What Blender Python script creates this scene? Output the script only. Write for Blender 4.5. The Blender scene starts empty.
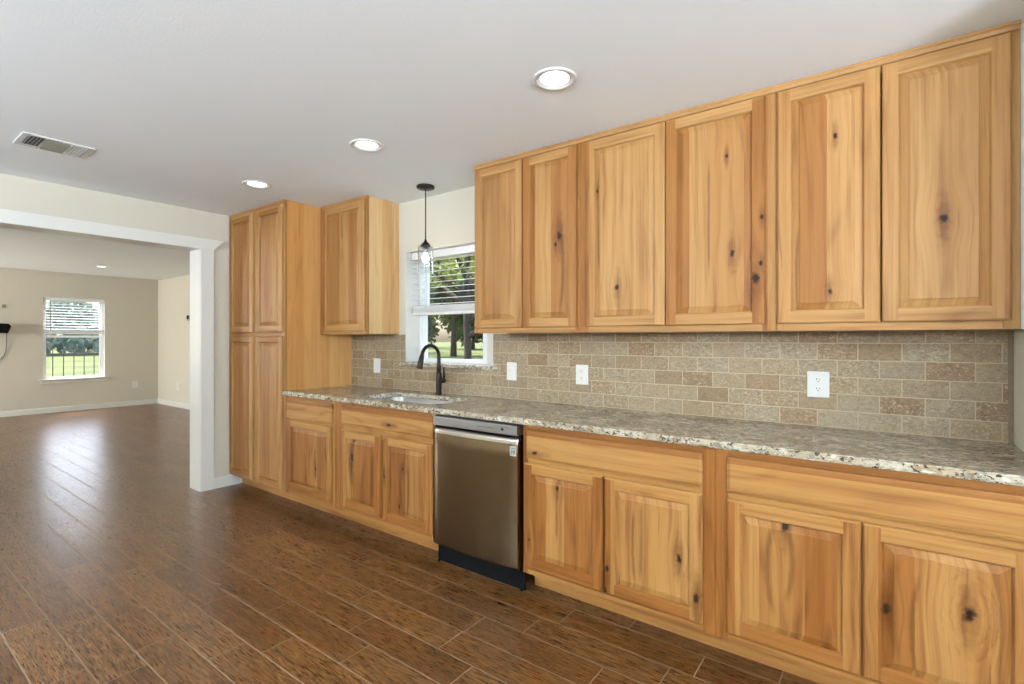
import bpy, bmesh, math, random
from mathutils import Vector, Matrix
random.seed(7)
SC = bpy.context.scene
COL = SC.collection
PI = math.pi

# ------------------------------------------------------------------ camera
cam_d = bpy.data.cameras.new('camera')
cam = bpy.data.objects.new('camera', cam_d)
COL.objects.link(cam)
SC.camera = cam
F_PX, YAW, CX, CY = 504.3857, 36.3905, 511.92, 338.46
cam_d.sensor_width = 36.0
cam_d.sensor_fit = 'HORIZONTAL'
cam_d.lens = F_PX / 1024 * 36.0
cam_d.shift_x = -(CX - 512) / 1024
cam_d.shift_y = (CY - 342) / 1024
cam_d.clip_start = 0.02
cam_d.clip_end = 500
cam.location = (0, -2.7778, 1.3266)
cam.rotation_euler = (PI / 2, 0, math.radians(YAW))

# ------------------------------------------------------------------ view
vs = SC.view_settings
vs.view_transform = 'Standard'
vs.look = 'None'
vs.gamma = 1
vs.use_curve_mapping = False
vs.exposure = 0.0

# ------------------------------------------------------------------ world and lights
world = bpy.data.worlds.new('sky')
SC.world = world
world.use_nodes = True
wn = world.node_tree
wn.nodes.clear()
w_out = wn.nodes.new('ShaderNodeOutputWorld')
w_bg = wn.nodes.new('ShaderNodeBackground')
w_sky = wn.nodes.new('ShaderNodeTexSky')
w_sky.sky_type = 'NISHITA'
w_sky.sun_disc = False
w_sky.sun_elevation = math.radians(62)
w_sky.sun_rotation = math.radians(-90)
w_sky.air_density = 0.8
w_sky.dust_density = 5.0
w_bg.inputs['Strength'].default_value = 1.2
wn.links.new(w_sky.outputs[0], w_bg.inputs[0])
wn.links.new(w_bg.outputs[0], w_out.inputs[0])

sun_d = bpy.data.lights.new('sun', 'SUN')
sun_d.energy = 11.0
sun_d.angle = math.radians(0.6)
sun_d.color = (1.0, 0.96, 0.9)
sun = bpy.data.objects.new('sun', sun_d)
COL.objects.link(sun)
sun_dir = Vector((math.cos(math.radians(66)), 0.02, -math.sin(math.radians(66))))   # shines toward +x and down
sun.rotation_euler = sun_dir.to_track_quat('-Z', 'Y').to_euler()


def area(name, loc, direction, sx, sy, power, color=(1, 1, 1)):
    d = bpy.data.lights.new(name, 'AREA')
    d.shape = 'RECTANGLE'
    d.size, d.size_y = sx, sy
    d.energy = power
    d.color = color
    o = bpy.data.objects.new(name, d)
    COL.objects.link(o)
    o.location = loc
    o.rotation_euler = Vector(direction).to_track_quat('-Z', 'Y').to_euler()
    return o


# added fill lamps in invented openings out of view, tilted up to light ceilings
FILL_TINT = (0.82, 0.96, 1.15)
area('fill_lamp', (-3.0, -5.62, 1.75), (0, 1, 4.0), 1.8, 1.0, 350, FILL_TINT)
area('fill_lamp', (1.1, -5.62, 1.75), (0, 1, 5.0), 1.8, 1.0, 560, FILL_TINT)
area('fill_lamp', (2.62, -3.1, 1.60), (-1, 0, 2.0), 1.6, 1.0, 330, FILL_TINT)
area('fill_lamp', (-10.6, -5.62, 1.55), (0, 1, 0.5), 1.8, 1.1, 330, (0.97, 0.98, 0.98))
CAN_POWER, CAN_COLOR = 0.15, (1.0, 0.95, 0.87)

# ------------------------------------------------------------------ dimensions (metres)
CEIL = 2.433
YU, YB, YC = -0.3106, -0.6231, -0.6456       # wall cabinet front, base cabinet front, counter front
ZUB, ZCB, ZC = 1.3594, 0.8807, 0.912         # wall cabinet bottom, counter bottom, counter top
DT = 0.019                                   # door thickness
XL, XLB = -4.762, -4.957                     # left wall, both faces
XF = -11.97                                  # far wall
YR = 1.24                                    # far room right wall
FCEIL = 2.52
XR = 0.414                                   # return wall right of the counter
WX0, WX1, WZ0, WZ1 = -3.125, -2.21, 1.135, 2.03   # kitchen window opening
FY0, FY1, FZ0, FZ1 = -0.517, 0.366, 0.60, 2.07    # far window opening
BACK = 0.008                                 # painted face of back wall (tile face at y = 0)


# ------------------------------------------------------------------ node helper
class S:
    """a socket with arithmetic"""
    def __init__(s, nt, sock):
        s.nt, s.k = nt, sock

    def _m(s, op, *a, clamp=False):
        n = s.nt.nodes.new('ShaderNodeMath')
        n.operation = op
        n.use_clamp = clamp
        for i, v in enumerate((s,) + a):
            put(s.nt, n.inputs[i], v)
        return S(s.nt, n.outputs[0])

    def __add__(s, o): return s._m('ADD', o)
    def __radd__(s, o): return s._m('ADD', o)
    def __sub__(s, o): return s._m('SUBTRACT', o)
    def __rsub__(s, o): return (s * -1.0) + o
    def __mul__(s, o): return s._m('MULTIPLY', o)
    def __rmul__(s, o): return s._m('MULTIPLY', o)
    def __truediv__(s, o): return s._m('DIVIDE', o)
    def floor(s): return s._m('FLOOR')
    def fract(s): return s._m('FRACT')
    def mod(s, o): return s._m('FLOORED_MODULO', o)
    def sin(s): return s._m('SINE')
    def abs(s): return s._m('ABSOLUTE')
    def pow(s, o): return s._m('POWER', o)
    def exp(s): return s._m('EXPONENT')
    def gt(s, o): return s._m('GREATER_THAN', o)
    def lt(s, o): return s._m('LESS_THAN', o)
    def min(s, o): return s._m('MINIMUM', o)
    def max(s, o): return s._m('MAXIMUM', o)
    def sqrt(s): return s._m('SQRT')
    def clamp(s): return s._m('ADD', 0.0, clamp=True)

    def smooth(s, a, b, lo=0.0, hi=1.0):
        n = s.nt.nodes.new('ShaderNodeMapRange')
        n.interpolation_type = 'SMOOTHSTEP'
        put(s.nt, n.inputs[0], s)
        for i, v in ((1, a), (2, b), (3, lo), (4, hi)):
            n.inputs[i].default_value = v
        return S(s.nt, n.outputs[0])


def put(nt, sock, v):
    if isinstance(v, S):
        nt.links.new(v.k, sock)
    elif isinstance(v, tuple) and len(v) == 3 and sock.type == 'RGBA':
        sock.default_value = v + (1,)
    else:
        sock.default_value = v


class Mat:
    def __init__(s, name):
        s.m = bpy.data.materials.new(name)
        s.m.use_nodes = True
        s.nt = s.m.node_tree
        s.p = s.nt.nodes['Principled BSDF']
        s.out = s.nt.nodes['Material Output']

    def new(s, t, **kw):
        n = s.nt.nodes.new(t)
        for k, v in kw.items():
            setattr(n, k, v)
        return n

    def pos(s):
        g = s.new('ShaderNodeNewGeometry')
        x = s.new('ShaderNodeSeparateXYZ')
        s.nt.links.new(g.outputs['Position'], x.inputs[0])
        return [S(s.nt, x.outputs[i]) for i in range(3)]

    def normal(s):
        g = s.new('ShaderNodeNewGeometry')
        x = s.new('ShaderNodeSeparateXYZ')
        s.nt.links.new(g.outputs['True Normal'], x.inputs[0])
        return [S(s.nt, x.outputs[i]) for i in range(3)]

    def vec(s, a, b, c):
        n = s.new('ShaderNodeCombineXYZ')
        for i, v in enumerate((a, b, c)):
            put(s.nt, n.inputs[i], v)
        return S(s.nt, n.outputs[0])

    def noise(s, v, scale=1.0, detail=2.0, rough=0.5, dist=0.0, color=False):
        n = s.new('ShaderNodeTexNoise')
        put(s.nt, n.inputs['Vector'], v)
        n.inputs['Scale'].default_value = scale
        n.inputs['Detail'].default_value = detail
        n.inputs['Roughness'].default_value = rough
        n.inputs['Distortion'].default_value = dist
        return S(s.nt, n.outputs[1 if color else 0])

    def white(s, *v):
        n = s.new('ShaderNodeTexWhiteNoise', noise_dimensions='3D')
        put(s.nt, n.inputs['Vector'], s.vec(*(list(v) + [0.0] * (3 - len(v)))))
        return S(s.nt, n.outputs[0])

    def vor(s, v, scale=1.0, feature='F1', out='Distance', rand=1.0):
        n = s.new('ShaderNodeTexVoronoi', feature=feature)
        put(s.nt, n.inputs['Vector'], v)
        n.inputs['Scale'].default_value = scale
        n.inputs['Randomness'].default_value = rand
        return S(s.nt, n.outputs[out])

    def vor1(s, w, scale):
        n = s.new('ShaderNodeTexVoronoi', voronoi_dimensions='1D')
        put(s.nt, n.inputs['W'], w)
        n.inputs['Scale'].default_value = scale
        x = s.new('ShaderNodeSeparateColor')
        s.nt.links.new(n.outputs['Color'], x.inputs[0])
        return [S(s.nt, x.outputs[i]) for i in range(3)]

    def mix(s, f, a, b):
        n = s.new('ShaderNodeMix', data_type='RGBA')
        put(s.nt, n.inputs[0], f)
        put(s.nt, n.inputs[6], a)
        put(s.nt, n.inputs[7], b)
        return S(s.nt, n.outputs[2])

    def scale_col(s, c, f):
        n = s.new('ShaderNodeVectorMath', operation='SCALE')
        put(s.nt, n.inputs[0], c)
        put(s.nt, n.inputs['Scale'], f)
        return S(s.nt, n.outputs[0])

    def ramp(s, f, stops, interp='LINEAR'):
        n = s.new('ShaderNodeValToRGB')
        r = n.color_ramp
        r.interpolation = interp
        while len(r.elements) < len(stops):
            r.elements.new(0.5)
        for e, (p, c) in zip(r.elements, stops):
            e.position = p
            e.color = (c, c, c, 1) if isinstance(c, float) else tuple(c) + (1,)
        put(s.nt, n.inputs[0], f)
        return S(s.nt, n.outputs[0])

    def bump(s, h, strength=0.2, dist=0.01):
        n = s.new('ShaderNodeBump')
        n.inputs['Strength'].default_value = strength
        n.inputs['Distance'].default_value = dist
        put(s.nt, n.inputs['Height'], h)
        s.nt.links.new(n.outputs[0], s.p.inputs['Normal'])

    def set(s, color=None, rough=None, metal=None, coat=None, coat_rough=None, spec=None, emit=None, emit_s=None, aniso=None):
        for k, v in (('Base Color', color), ('Roughness', rough), ('Metallic', metal), ('Coat Weight', coat),
                     ('Coat Roughness', coat_rough), ('Specular IOR Level', spec), ('Emission Color', emit),
                     ('Emission Strength', emit_s), ('Anisotropic', aniso)):
            if v is not None:
                put(s.nt, s.p.inputs[k], v)
        return s


def srgb(r, g, b):
    f = lambda c: (c / 255 / 12.92) if c / 255 <= 0.04045 else ((c / 255 + 0.055) / 1.055) ** 2.4
    return (f(r), f(g), f(b))


# ------------------------------------------------------------------ materials
def plain(name, color, rough=0.5, metal=0.0, wob=0.03, scale=40.0, **kw):
    """one colour with slight procedural unevenness"""
    m = Mat(name)
    x, y, z = m.pos()
    n = m.noise(m.vec(x, y, z), scale, 2.0)
    c = m.scale_col(color, n * (2 * wob) + (1 - wob))
    m.set(color=c, rough=rough, metal=metal, **kw)
    return m.m


def paint(name, color, bump_s, bump_scale, rough=0.85):
    m = Mat(name)
    x, y, z = m.pos()
    v = m.vec(x, y, z)
    c = m.scale_col(color, m.noise(v, 1.3, 3.0) * 0.04 + 0.98)
    m.set(color=c, rough=rough, spec=0.25)
    if bump_s:
        m.bump(m.noise(v, bump_scale, 3.0, 0.6), bump_s, 0.004)
    return m.m


M_WALL = paint('wall_paint', srgb(198, 191, 173), 0.10, 160)
M_CEIL = paint('ceiling_paint', srgb(232, 236, 235), 0.22, 120)
M_TRIM = paint('white_trim_paint', srgb(212, 210, 201), 0, 0, rough=0.3)
M_VINYL = plain('white_vinyl', srgb(228, 230, 230), 0.35)
M_BLIND = plain('blind_vinyl', srgb(226, 226, 222), 0.45)
M_PLATE = plain('outlet_plastic', srgb(214, 212, 204), 0.35)
M_SLOT = plain('outlet_slot', (0.03, 0.028, 0.025), 0.6)
M_BRONZE = plain('dark_bronze_metal', (0.030, 0.023, 0.018), 0.38, 0.75)
M_BLACK = plain('black_plastic', (0.007, 0.007, 0.007), 0.85, spec=0.06)
M_RING = plain('fixture_white', srgb(205, 203, 196), 0.5)
M_VENTDARK = plain('duct_interior', (0.10, 0.10, 0.085), 0.8)
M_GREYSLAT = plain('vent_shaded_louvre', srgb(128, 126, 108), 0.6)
M_FENCE = plain('dark_fence_metal', (0.05, 0.055, 0.05), 0.5, 0.3)
M_STRIP = plain('tan_edge_tile', srgb(120, 104, 80), 0.6, wob=0.2, scale=60)
M_BADGE = plain('badge_white', srgb(170, 170, 165), 0.4)
M_SHED = plain('shed_metal', srgb(120, 150, 150), 0.5)


def wood(name, vertical, knots, tone=(1.0, 1.0, 1.0), figure=1.0, streaks=(), swirls=()):
    """hickory: glued staves, fibre streaks, heartwood, knots; grain runs up (vertical) or along x"""
    m = Mat(name)
    x, y, z = m.pos()
    xx = x + y * 0.87
    ragged = m.noise(m.vec(x * 38.0, y * 10.0, z * 38.0), 1.0, 3.0, 0.6) - 0.5
    mask = halo = du = None
    for (px, pz, r) in knots:
        dx = x - px
        dz = z - pz
        wx, wz = (1.0, 0.60) if vertical else (0.60, 1.0)
        ex, ez = dx * (wx / r), dz * (wz / r)
        dd = ex * ex + ez * ez
        # the grain swells around each knot
        t = (dx if vertical else dz) * (dd * -0.08).exp()
        du = t if du is None else du + t
        d1 = dd.sqrt() + ragged * 1.5
        mk = d1.smooth(0.25, 0.95, 1.0, 0.0)
        mask = mk if mask is None else mask.max(mk)
        # brown halo drawn out along the grain
        tx, tz = (1.0, 0.22) if vertical else (0.22, 1.0)
        hx, hz = dx * (tx / r), dz * (tz / r)
        hk = ((hx * hx + hz * hz).sqrt() + ragged * 1.2).smooth(0.3, 1.9, 1.0, 0.0)
        halo = hk if halo is None else halo.max(hk)
    u, v = (xx, z) if vertical else (z + y * 0.5, x)
    wob = m.noise(m.vec(u * 2.0, v * 0.8, y * 0.5), 1.0, 2.0) - 0.5
    uu = u + wob * 0.03
    r1, r2, r3 = m.vor1(u + 13.7, 9.0 if vertical else 4.0)
    ug = uu if du is None else uu - du * 0.72
    n1 = m.noise(m.vec(ug * 30.0, v * 0.9, r1 * 40.0), 1.0, 5.0, 0.62)
    n2 = m.noise(m.vec(ug * 240.0, v * 5.0, r1 * 9.0), 1.0, 2.0)
    n3 = m.noise(m.vec(ug * 4.0, v * 0.55, r2 * 30.0), 1.0, 2.0)
    n4 = m.noise(m.vec(ug * 90.0, v * 1.5, r2 * 17.0), 1.0, 3.0, 0.6)
    # growth ring lines
    rings = ((n3 * 46.0 + ug * 26.0).sin() * 0.5 + 0.5).pow(5.0)
    base = m.mix(r1.smooth(0.1, 0.9), srgb(232, 190, 134), srgb(200, 146, 88))
    base = m.mix(n1.smooth(0.36, 0.74, 0.0, 0.60 * figure), base, srgb(172, 112, 58))
    base = m.mix((r2.smooth(0.60, 0.92) * n3.smooth(0.30, 0.60)) * (0.55 * figure), base, srgb(158, 100, 52))
    pale = m.noise(m.vec(ug * 7.0, v * 0.4, r3 * 20.0), 1.0, 1.0)
    base = m.mix(pale.smooth(0.56, 0.74, 0.0, 0.35), base, srgb(236, 202, 150))
    base = m.mix(rings * n1.smooth(0.35, 0.65) * (0.42 * figure), base, srgb(128, 76, 36))
    base = m.mix(n4.smooth(0.52, 0.76, 0.0, 0.45 * figure), base, srgb(156, 102, 56))
    base = m.scale_col(base, n2 * 0.22 + 0.89)
    # mineral streaks
    st = m.noise(m.vec(ug * 34.0, v * 1.3, 3.0), 1.0, 2.0)
    base = m.mix(st.smooth(0.71, 0.79, 0.0, 0.6 * figure), base, srgb(96, 54, 26))
    for (px, pz, hl, w, bend) in streaks:
        q = (z - pz) / hl
        k = ((x - px - q * q * bend + ragged * 0.007).abs()).smooth(0.0, w * 1.6, 1.0, 0.0) * (q.abs()).smooth(0.55, 1.0, 1.0, 0.0)
        base = m.mix(k * (n4 * 0.9 + 0.25).clamp() * 0.65, base, srgb(92, 50, 22))
    for (px, pz, rx, rz) in swirls:
        q = (((x - px) / rx).pow(2.0) + ((z - pz) / rz).pow(2.0)).sqrt() + ragged * 0.30
        k = ((q * 26.0).sin() * 0.5 + 0.5).pow(3.0) * q.smooth(0.75, 1.15, 1.0, 0.0)
        base = m.mix(k * 0.30 * n1.smooth(0.3, 0.6), base, srgb(124, 74, 36))
    if mask is not None:
        base = m.mix(halo * (n4 * 1.2 + 0.1).clamp() * 0.75, base, srgb(112, 62, 28))
        base = m.mix(mask * 0.95, base, srgb(40, 21, 11))
    mul = m.new('ShaderNodeMix', data_type='RGBA', blend_type='MULTIPLY')
    mul.inputs[0].default_value = 1.0
    put(m.nt, mul.inputs[6], base)
    put(m.nt, mul.inputs[7], tone)
    base = S(m.nt, mul.outputs[2])
    m.set(color=base, rough=n1 * 0.12 + 0.42, spec=0.18, coat=0.0, coat_rough=0.35)
    m.bump(n2 * 0.4 + n1 * 0.6, 0.05, 0.002)
    return m.m


KU = [(-1.470, 1.904, 0.022), (-1.498, 1.862, 0.012), (-1.122, 1.593, 0.016), (-1.240, 2.118, 0.009), (-0.579, 2.164, 0.009),
      (-0.557, 1.713, 0.015), (-0.457, 1.596, 0.024), (-0.437, 1.661, 0.011), (-0.433, 1.864, 0.010), (-0.161, 2.157, 0.010),
      (-0.178, 1.523, 0.012), (0.179, 1.769, 0.017)]
KB = [(-3.503, 0.260, 0.012), (-3.379, 0.362, 0.014), (-2.937, 0.512, 0.024), (-2.926, 0.630, 0.016), (-2.601, 0.439, 0.014),
      (-2.420, 0.510, 0.010), (-2.457, 0.265, 0.012), (-0.698, 0.394, 0.017), (-0.625, 0.252, 0.018), (-1.028, 0.262, 0.014),
      (-1.040, 0.164, 0.018), (-1.297, 0.584, 0.010), (-1.464, 0.293, 0.011), (-0.299, 0.619, 0.016), (-0.164, 0.184, 0.017),
      (0.218, 0.454, 0.022), (0.007, 0.401, 0.014)]
KBH = [(-2.553, 0.771, 0.014), (-1.428, 0.744, 0.014), (-1.46, 0.085, 0.014), (-1.39, 0.06, 0.011), (-1.26, 0.07, 0.011), (-0.48, 0.668, 0.006)]
TU, TB = (0.48, 0.41, 0.315), (0.47, 0.37, 0.24)  # same wood; TB darker and more orange for the dimmer light low down
SU = [(-1.235, 1.95, 0.32, 0.007, 0.01), (-1.45, 1.72, 0.30, 0.010, -0.03), (-0.66, 1.90, 0.30, 0.006, 0.0), (-0.30, 1.60, 0.22, 0.006, 0.01), (-3.50, 2.22, 0.12, 0.008, 0.0)]
SB = [(-0.360, 0.45, 0.20, 0.012, 0.030), (-0.275, 0.49, 0.17, 0.010, -0.025), (0.020, 0.42, 0.20, 0.016, 0.020), (0.075, 0.36, 0.22, 0.008, 0.030),
      (-0.865, 0.43, 0.21, 0.012, 0.0), (-0.905, 0.40, 0.18, 0.008, 0.01), (-1.300, 0.45, 0.14, 0.009, 0.0), (-3.505, 0.34, 0.14, 0.007, 0.0), (-3.385, 0.40, 0.14, 0.012, 0.01),
      (-2.945, 0.46, 0.19, 0.018, 0.02), (-2.725, 0.42, 0.20, 0.016, 0.0), (-2.445, 0.40, 0.18, 0.014, 0.02), (-2.37, 0.38, 0.18, 0.009, -0.02), (-3.092, 0.42, 0.30, 0.005, -0.02)]
WB_S = [(0.218, 0.454, 0.085, 0.17), (-2.425, 0.54, 0.05, 0.12)]
WV_U = wood('hickory_upright_grain', True, KU, TU, 0.72, SU)
WH_U = wood('hickory_level_grain', False, [], TU, 0.75)
WV_B = wood('hickory_upright_grain_knotty', True, KB, TB, 1.15, SB, WB_S)
WH_B = wood('hickory_level_grain_knotty', False, KBH, TB, 0.8)
WV_PS = wood('hickory_lit_side', True, [], (0.92, 0.92, 0.86), 0.6)  # the same hickory lightened, side light on the pantry put into its tone
WV_P = wood('hickory_sapwood_window_lit', True, [], (0.92, 1.08, 1.28), 0.5)  # pale wood, with light from the window also put into its tone


def granite():
    m = Mat('granite')
    x, y, z = m.pos()
    v = m.vec(x * 0.62, y, z)
    big = m.noise(v, 7.0, 4.0, 0.65, 0.8)
    c = m.mix(big.smooth(0.35, 0.65), srgb(184, 174, 152), srgb(150, 132, 104))
    mid = m.noise(v, 30.0, 5.0, 0.7, 0.8)
    c = m.mix(mid.smooth(0.50, 0.66, 0.0, 0.75), c, srgb(104, 80, 52))
    pal = m.noise(m.vec(x * 0.62 + 5.0, y, z), 40.0, 4.0, 0.65, 0.5)
    c = m.mix(pal.smooth(0.52, 0.64, 0.0, 0.85), c, srgb(204, 198, 184))
    gr = m.noise(m.vec(x * 0.62, y + 9.0, z), 52.0, 3.0, 0.6)
    c = m.mix(gr.smooth(0.53, 0.61, 0.0, 0.8), c, srgb(122, 120, 112))
    bl = m.noise(m.vec(x * 0.8, y + 3.0, z + 4.0), 66.0, 4.0, 0.7)
    c = m.mix(bl.smooth(0.555, 0.605, 0.0, 0.92), c, srgb(34, 32, 30))
    m.set(color=c, rough=0.16, spec=0.5)
    return m.m


M_GRANITE = granite()


def tile():
    m = Mat('travertine_tile')
    x, y, z = m.pos()
    xx = x + y
    row = ((z - 0.9135) / 0.0783).floor()
    par = row.mod(2.0)
    uu = (xx + 0.411) / 0.1583 + par * 0.5
    col = uu.floor()
    fu, fz = uu.fract(), ((z - 0.9135) / 0.0783).fract()
    v = m.vec(x, y, z)
    jit = m.noise(v, 60.0, 2.0) * 0.0016
    ex = (fu.min(1.0 - fu)) * 0.1583 + jit
    ez = (fz.min(1.0 - fz)) * 0.0783 + jit
    edge = ex.min(ez)
    grout = edge.smooth(0.0022, 0.0036, 1.0, 0.0)
    a = m.white(row + 3.0, col, 1.0)
    b = m.white(row + 3.0, col, 7.0)
    c = m.ramp(a, [(0.0, srgb(126, 102, 76)), (0.10, srgb(140, 122, 96)), (0.35, srgb(150, 136, 112)), (0.6, srgb(146, 134, 114)),
                   (0.82, srgb(140, 124, 100)), (0.94, srgb(134, 108, 80)), (1.0, srgb(154, 140, 118))])
    mot = m.noise(m.vec(x * 1.0, y + b * 7.0, z * 1.7), 26.0, 6.0, 0.75, 1.6)
    c = m.scale_col(c, mot * 1.5 + 0.26)
    pit = m.noise(m.vec(x, y + a * 4.0, z * 1.4), 72.0, 6.0, 0.75, 1.0)
    c = m.mix((pit.smooth(0.51, 0.62) * b.smooth(-0.2, 0.8)) * 0.75, c, srgb(190, 178, 156))
    c = m.mix(pit.smooth(0.34, 0.45, 0.55, 0.0), c, srgb(84, 64, 46))
    c = m.mix(grout, c, srgb(182, 168, 142))
    wm = m.new('ShaderNodeMix', data_type='RGBA', blend_type='MULTIPLY')
    wm.inputs[0].default_value = 1.0
    put(m.nt, wm.inputs[6], c)
    put(m.nt, wm.inputs[7], (0.90, 0.83, 0.75))
    c = S(m.nt, wm.outputs[2])
    m.set(color=c, rough=0.6, spec=0.35)
    m.bump(edge.smooth(0.001, 0.006) + mot * 0.25, 0.35, 0.004)
    return m.m


M_TILE = tile()


def floor_mat():
    m = Mat('wood_look_floor_tile')
    x, y, z = m.pos()
    PY, PX = 0.1553, 0.617
    t = (y + 0.607) / PY
    row = t.floor()                       # -1 is the row nearest the cabinets
    known = {-1: -0.60, -2: -0.693, -3: -0.91, -4: -0.30, -5: -1.956, -6: -1.79, -7: -2.112, -8: -2.243, -9: -3.173, -10: -3.03, -11: -3.195}
    rnd = random.Random(3)
    stops = []
    for i in range(32):
        r = i - 24
        stops.append((i / 32, ((known[r] / PX) % 1.0) if r in known else rnd.random()))
    off = m.ramp((row.mod(32.0) + 24.0).mod(32.0) / 32.0 + 0.004, stops, 'CONSTANT')
    uu = x / PX - off
    col = uu.floor()
    fu, fv = uu.fract(), t.fract()
    ex = fu.min(1.0 - fu) * PX
    ey = fv.min(1.0 - fv) * PY
    edge = ex.min(ey)
    grout = edge.smooth(0.0016, 0.0030, 1.0, 0.0)
    a = m.white(row, col, 2.0)
    b = m.white(row, col, 5.0)
    g1 = m.noise(m.vec(x * 3.0, y * 40.0, a * 40.0), 1.0, 6.0, 0.7, 0.4)
    g2 = m.noise(m.vec(x * 14.0, y * 210.0, a * 11.0), 1.0, 3.0, 0.6)
    fig = m.noise(m.vec(x * 2.0, y * 13.0, b * 30.0), 1.0, 2.0)
    ring = (fig * 110.0).sin() * 0.5 + 0.5
    c = m.mix(a, srgb(90, 54, 22), srgb(108, 68, 30))
    c = m.mix(g1.smooth(0.38, 0.68, 0.0, 0.8), c, srgb(56, 32, 14))
    c = m.mix(ring.pow(2.0) * b.smooth(0.45, 0.9) * g2.smooth(0.35, 0.6) * 0.55, c, srgb(158, 116, 70))
    c = m.mix(g2.smooth(0.55, 0.68, 0.0, 0.6), c, srgb(146, 104, 60))
    c = m.mix(grout, c, srgb(142, 120, 94))
    m.set(color=c, rough=g2 * 0.14 + 0.215 + grout * 0.35, spec=0.85)
    lip = (a - 0.5) * fu * 1.6 + (b - 0.5) * fv * 0.25
    m.bump(edge.smooth(0.0008, 0.004) * 0.5 + g2 * 0.28 + g1 * 0.2 + lip, 0.35, 0.003)
    return m.m


M_FLOOR = floor_mat()


def steel(name, scale_u, rough=0.20, col=(0.20, 0.145, 0.085), vertical=True):
    m = Mat(name)
    x, y, z = m.pos()
    n = m.noise(m.vec(x * 900.0, y * 900.0, z * 6.0) if vertical else m.vec(x * 6.0, y * 900.0, z * 900.0), 1.0, 2.0)
    c = m.scale_col(col, n * 0.10 + 0.95)
    m.set(color=c, metal=1.0, rough=n * 0.06 + rough)
    return m.m


M_STEEL = steel('brushed_stainless_steel', 1)
M_STEELP = steel('grey_steel_panel', 1, 0.34, (0.34, 0.34, 0.34), False)
M_STEELB = steel('bright_steel_edge', 1, 0.22, (0.52, 0.48, 0.42), False)
M_SINK = steel('sink_steel', 1, 0.28, (0.55, 0.55, 0.54), False)


def glass_mat(name, tint=(1, 1, 1), refl=0.5, k=3.5):
    m = Mat(name)
    m.nt.nodes.remove(m.p)
    fr = m.new('ShaderNodeLayerWeight')
    fr.inputs[0].default_value = 0.5
    tr = m.new('ShaderNodeBsdfTransparent')
    tr.inputs[0].default_value = tint + (1,)
    gl = m.new('ShaderNodeBsdfGlossy')
    gl.inputs['Roughness'].default_value = 0.02
    mx = m.new('ShaderNodeMixShader')
    f = S(m.nt, fr.outputs[1]).pow(k) * refl + 0.04
    put(m.nt, mx.inputs[0], f)
    m.nt.links.new(tr.outputs[0], mx.inputs[1])
    m.nt.links.new(gl.outputs[0], mx.inputs[2])
    m.nt.links.new(mx.outputs[0], m.out.inputs[0])
    return m.m


M_PANE = glass_mat('window_glass', (0.97, 0.985, 0.98))
M_SHADE = glass_mat('clear_lamp_glass', (0.88, 0.90, 0.90), 1.0, 1.8)


def emit(name, col, s):
    m = Mat(name)
    x, y, z = m.pos()
    n = m.noise(m.vec(x, y, z), 3.0)
    m.set(color=(0.9, 0.9, 0.9), emit=col, emit_s=n * 0.2 + s)
    return m.m


M_LENS = emit('lamp_lens', (1.0, 0.96, 0.88), 4.0)
M_BULB = emit('lamp_bulb', (1.0, 0.93, 0.80), 14.0)


def foliage(name, c1, c2):
    m = Mat(name)
    x, y, z = m.pos()
    n = m.noise(m.vec(x, y, z), 0.9, 3.0, 0.7)
    n2 = m.white((x * 3.0).floor(), (y * 3.0).floor(), (z * 3.0).floor())
    c = m.mix((n.smooth(0.3, 0.7) * 0.6 + n2 * 0.4), c1, c2)
    m.set(color=c, rough=0.6, spec=0.3)
    m.p.inputs['Subsurface Weight'].default_value = 0.0
    tl = m.new('ShaderNodeBsdfTranslucent')
    put(m.nt, tl.inputs[0], c)
    mx = m.new('ShaderNodeMixShader')
    mx.inputs[0].default_value = 0.35
    m.nt.links.new(m.p.outputs[0], mx.inputs[1])
    m.nt.links.new(tl.outputs[0], mx.inputs[2])
    m.nt.links.new(mx.outputs[0], m.out.inputs[0])
    return m.m


M_LEAF = foliage('dark_leaves', srgb(44, 58, 32), srgb(94, 108, 62))
M_LEAF2 = foliage('sunlit_leaves', srgb(80, 100, 46), srgb(150, 160, 90))
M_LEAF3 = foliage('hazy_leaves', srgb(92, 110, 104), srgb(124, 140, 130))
M_BARK = plain('bark', srgb(58, 48, 40), 0.9, wob=0.3, scale=12)


def grass_mat():
    m = Mat('lawn_grass')
    x, y, z = m.pos()
    v = m.vec(x, y, z)
    n = m.noise(v, 0.25, 4.0, 0.6)
    n2 = m.noise(v, 9.0, 3.0, 0.7)
    c = m.mix(n.smooth(0.35, 0.65), srgb(56, 70, 34), srgb(84, 90, 54))
    c = m.scale_col(c, n2 * 0.5 + 0.75)
    m.set(color=c, rough=0.9, spec=0.1)
    return m.m


M_GRASS = grass_mat()


# ------------------------------------------------------------------ mesh helpers
def box(bm, x0, x1, y0, y1, z0, z1, mi=0):
    xs, ys, zs = sorted((x0, x1)), sorted((y0, y1)), sorted((z0, z1))
    v = [bm.verts.new((x, y, z)) for x in xs for y in ys for z in zs]
    fs = []
    for q in ((0, 1, 3, 2), (4, 6, 7, 5), (0, 4, 5, 1), (2, 3, 7, 6), (0, 2, 6, 4), (1, 5, 7, 3)):
        f = bm.faces.new([v[i] for i in q])
        f.material_index = mi
        fs.append(f)
    return v


def rbox(bm, x0, x1, y0, y1, z0, z1, r=0.003, mi=0, seg=2):
    """box with rounded edges"""
    t = bmesh.new()
    box(t, x0, x1, y0, y1, z0, z1)
    bmesh.ops.bevel(t, geom=list(t.edges), offset=r, segments=seg, affect='EDGES', profile=0.5)
    merge(bm, t, mi)


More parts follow.
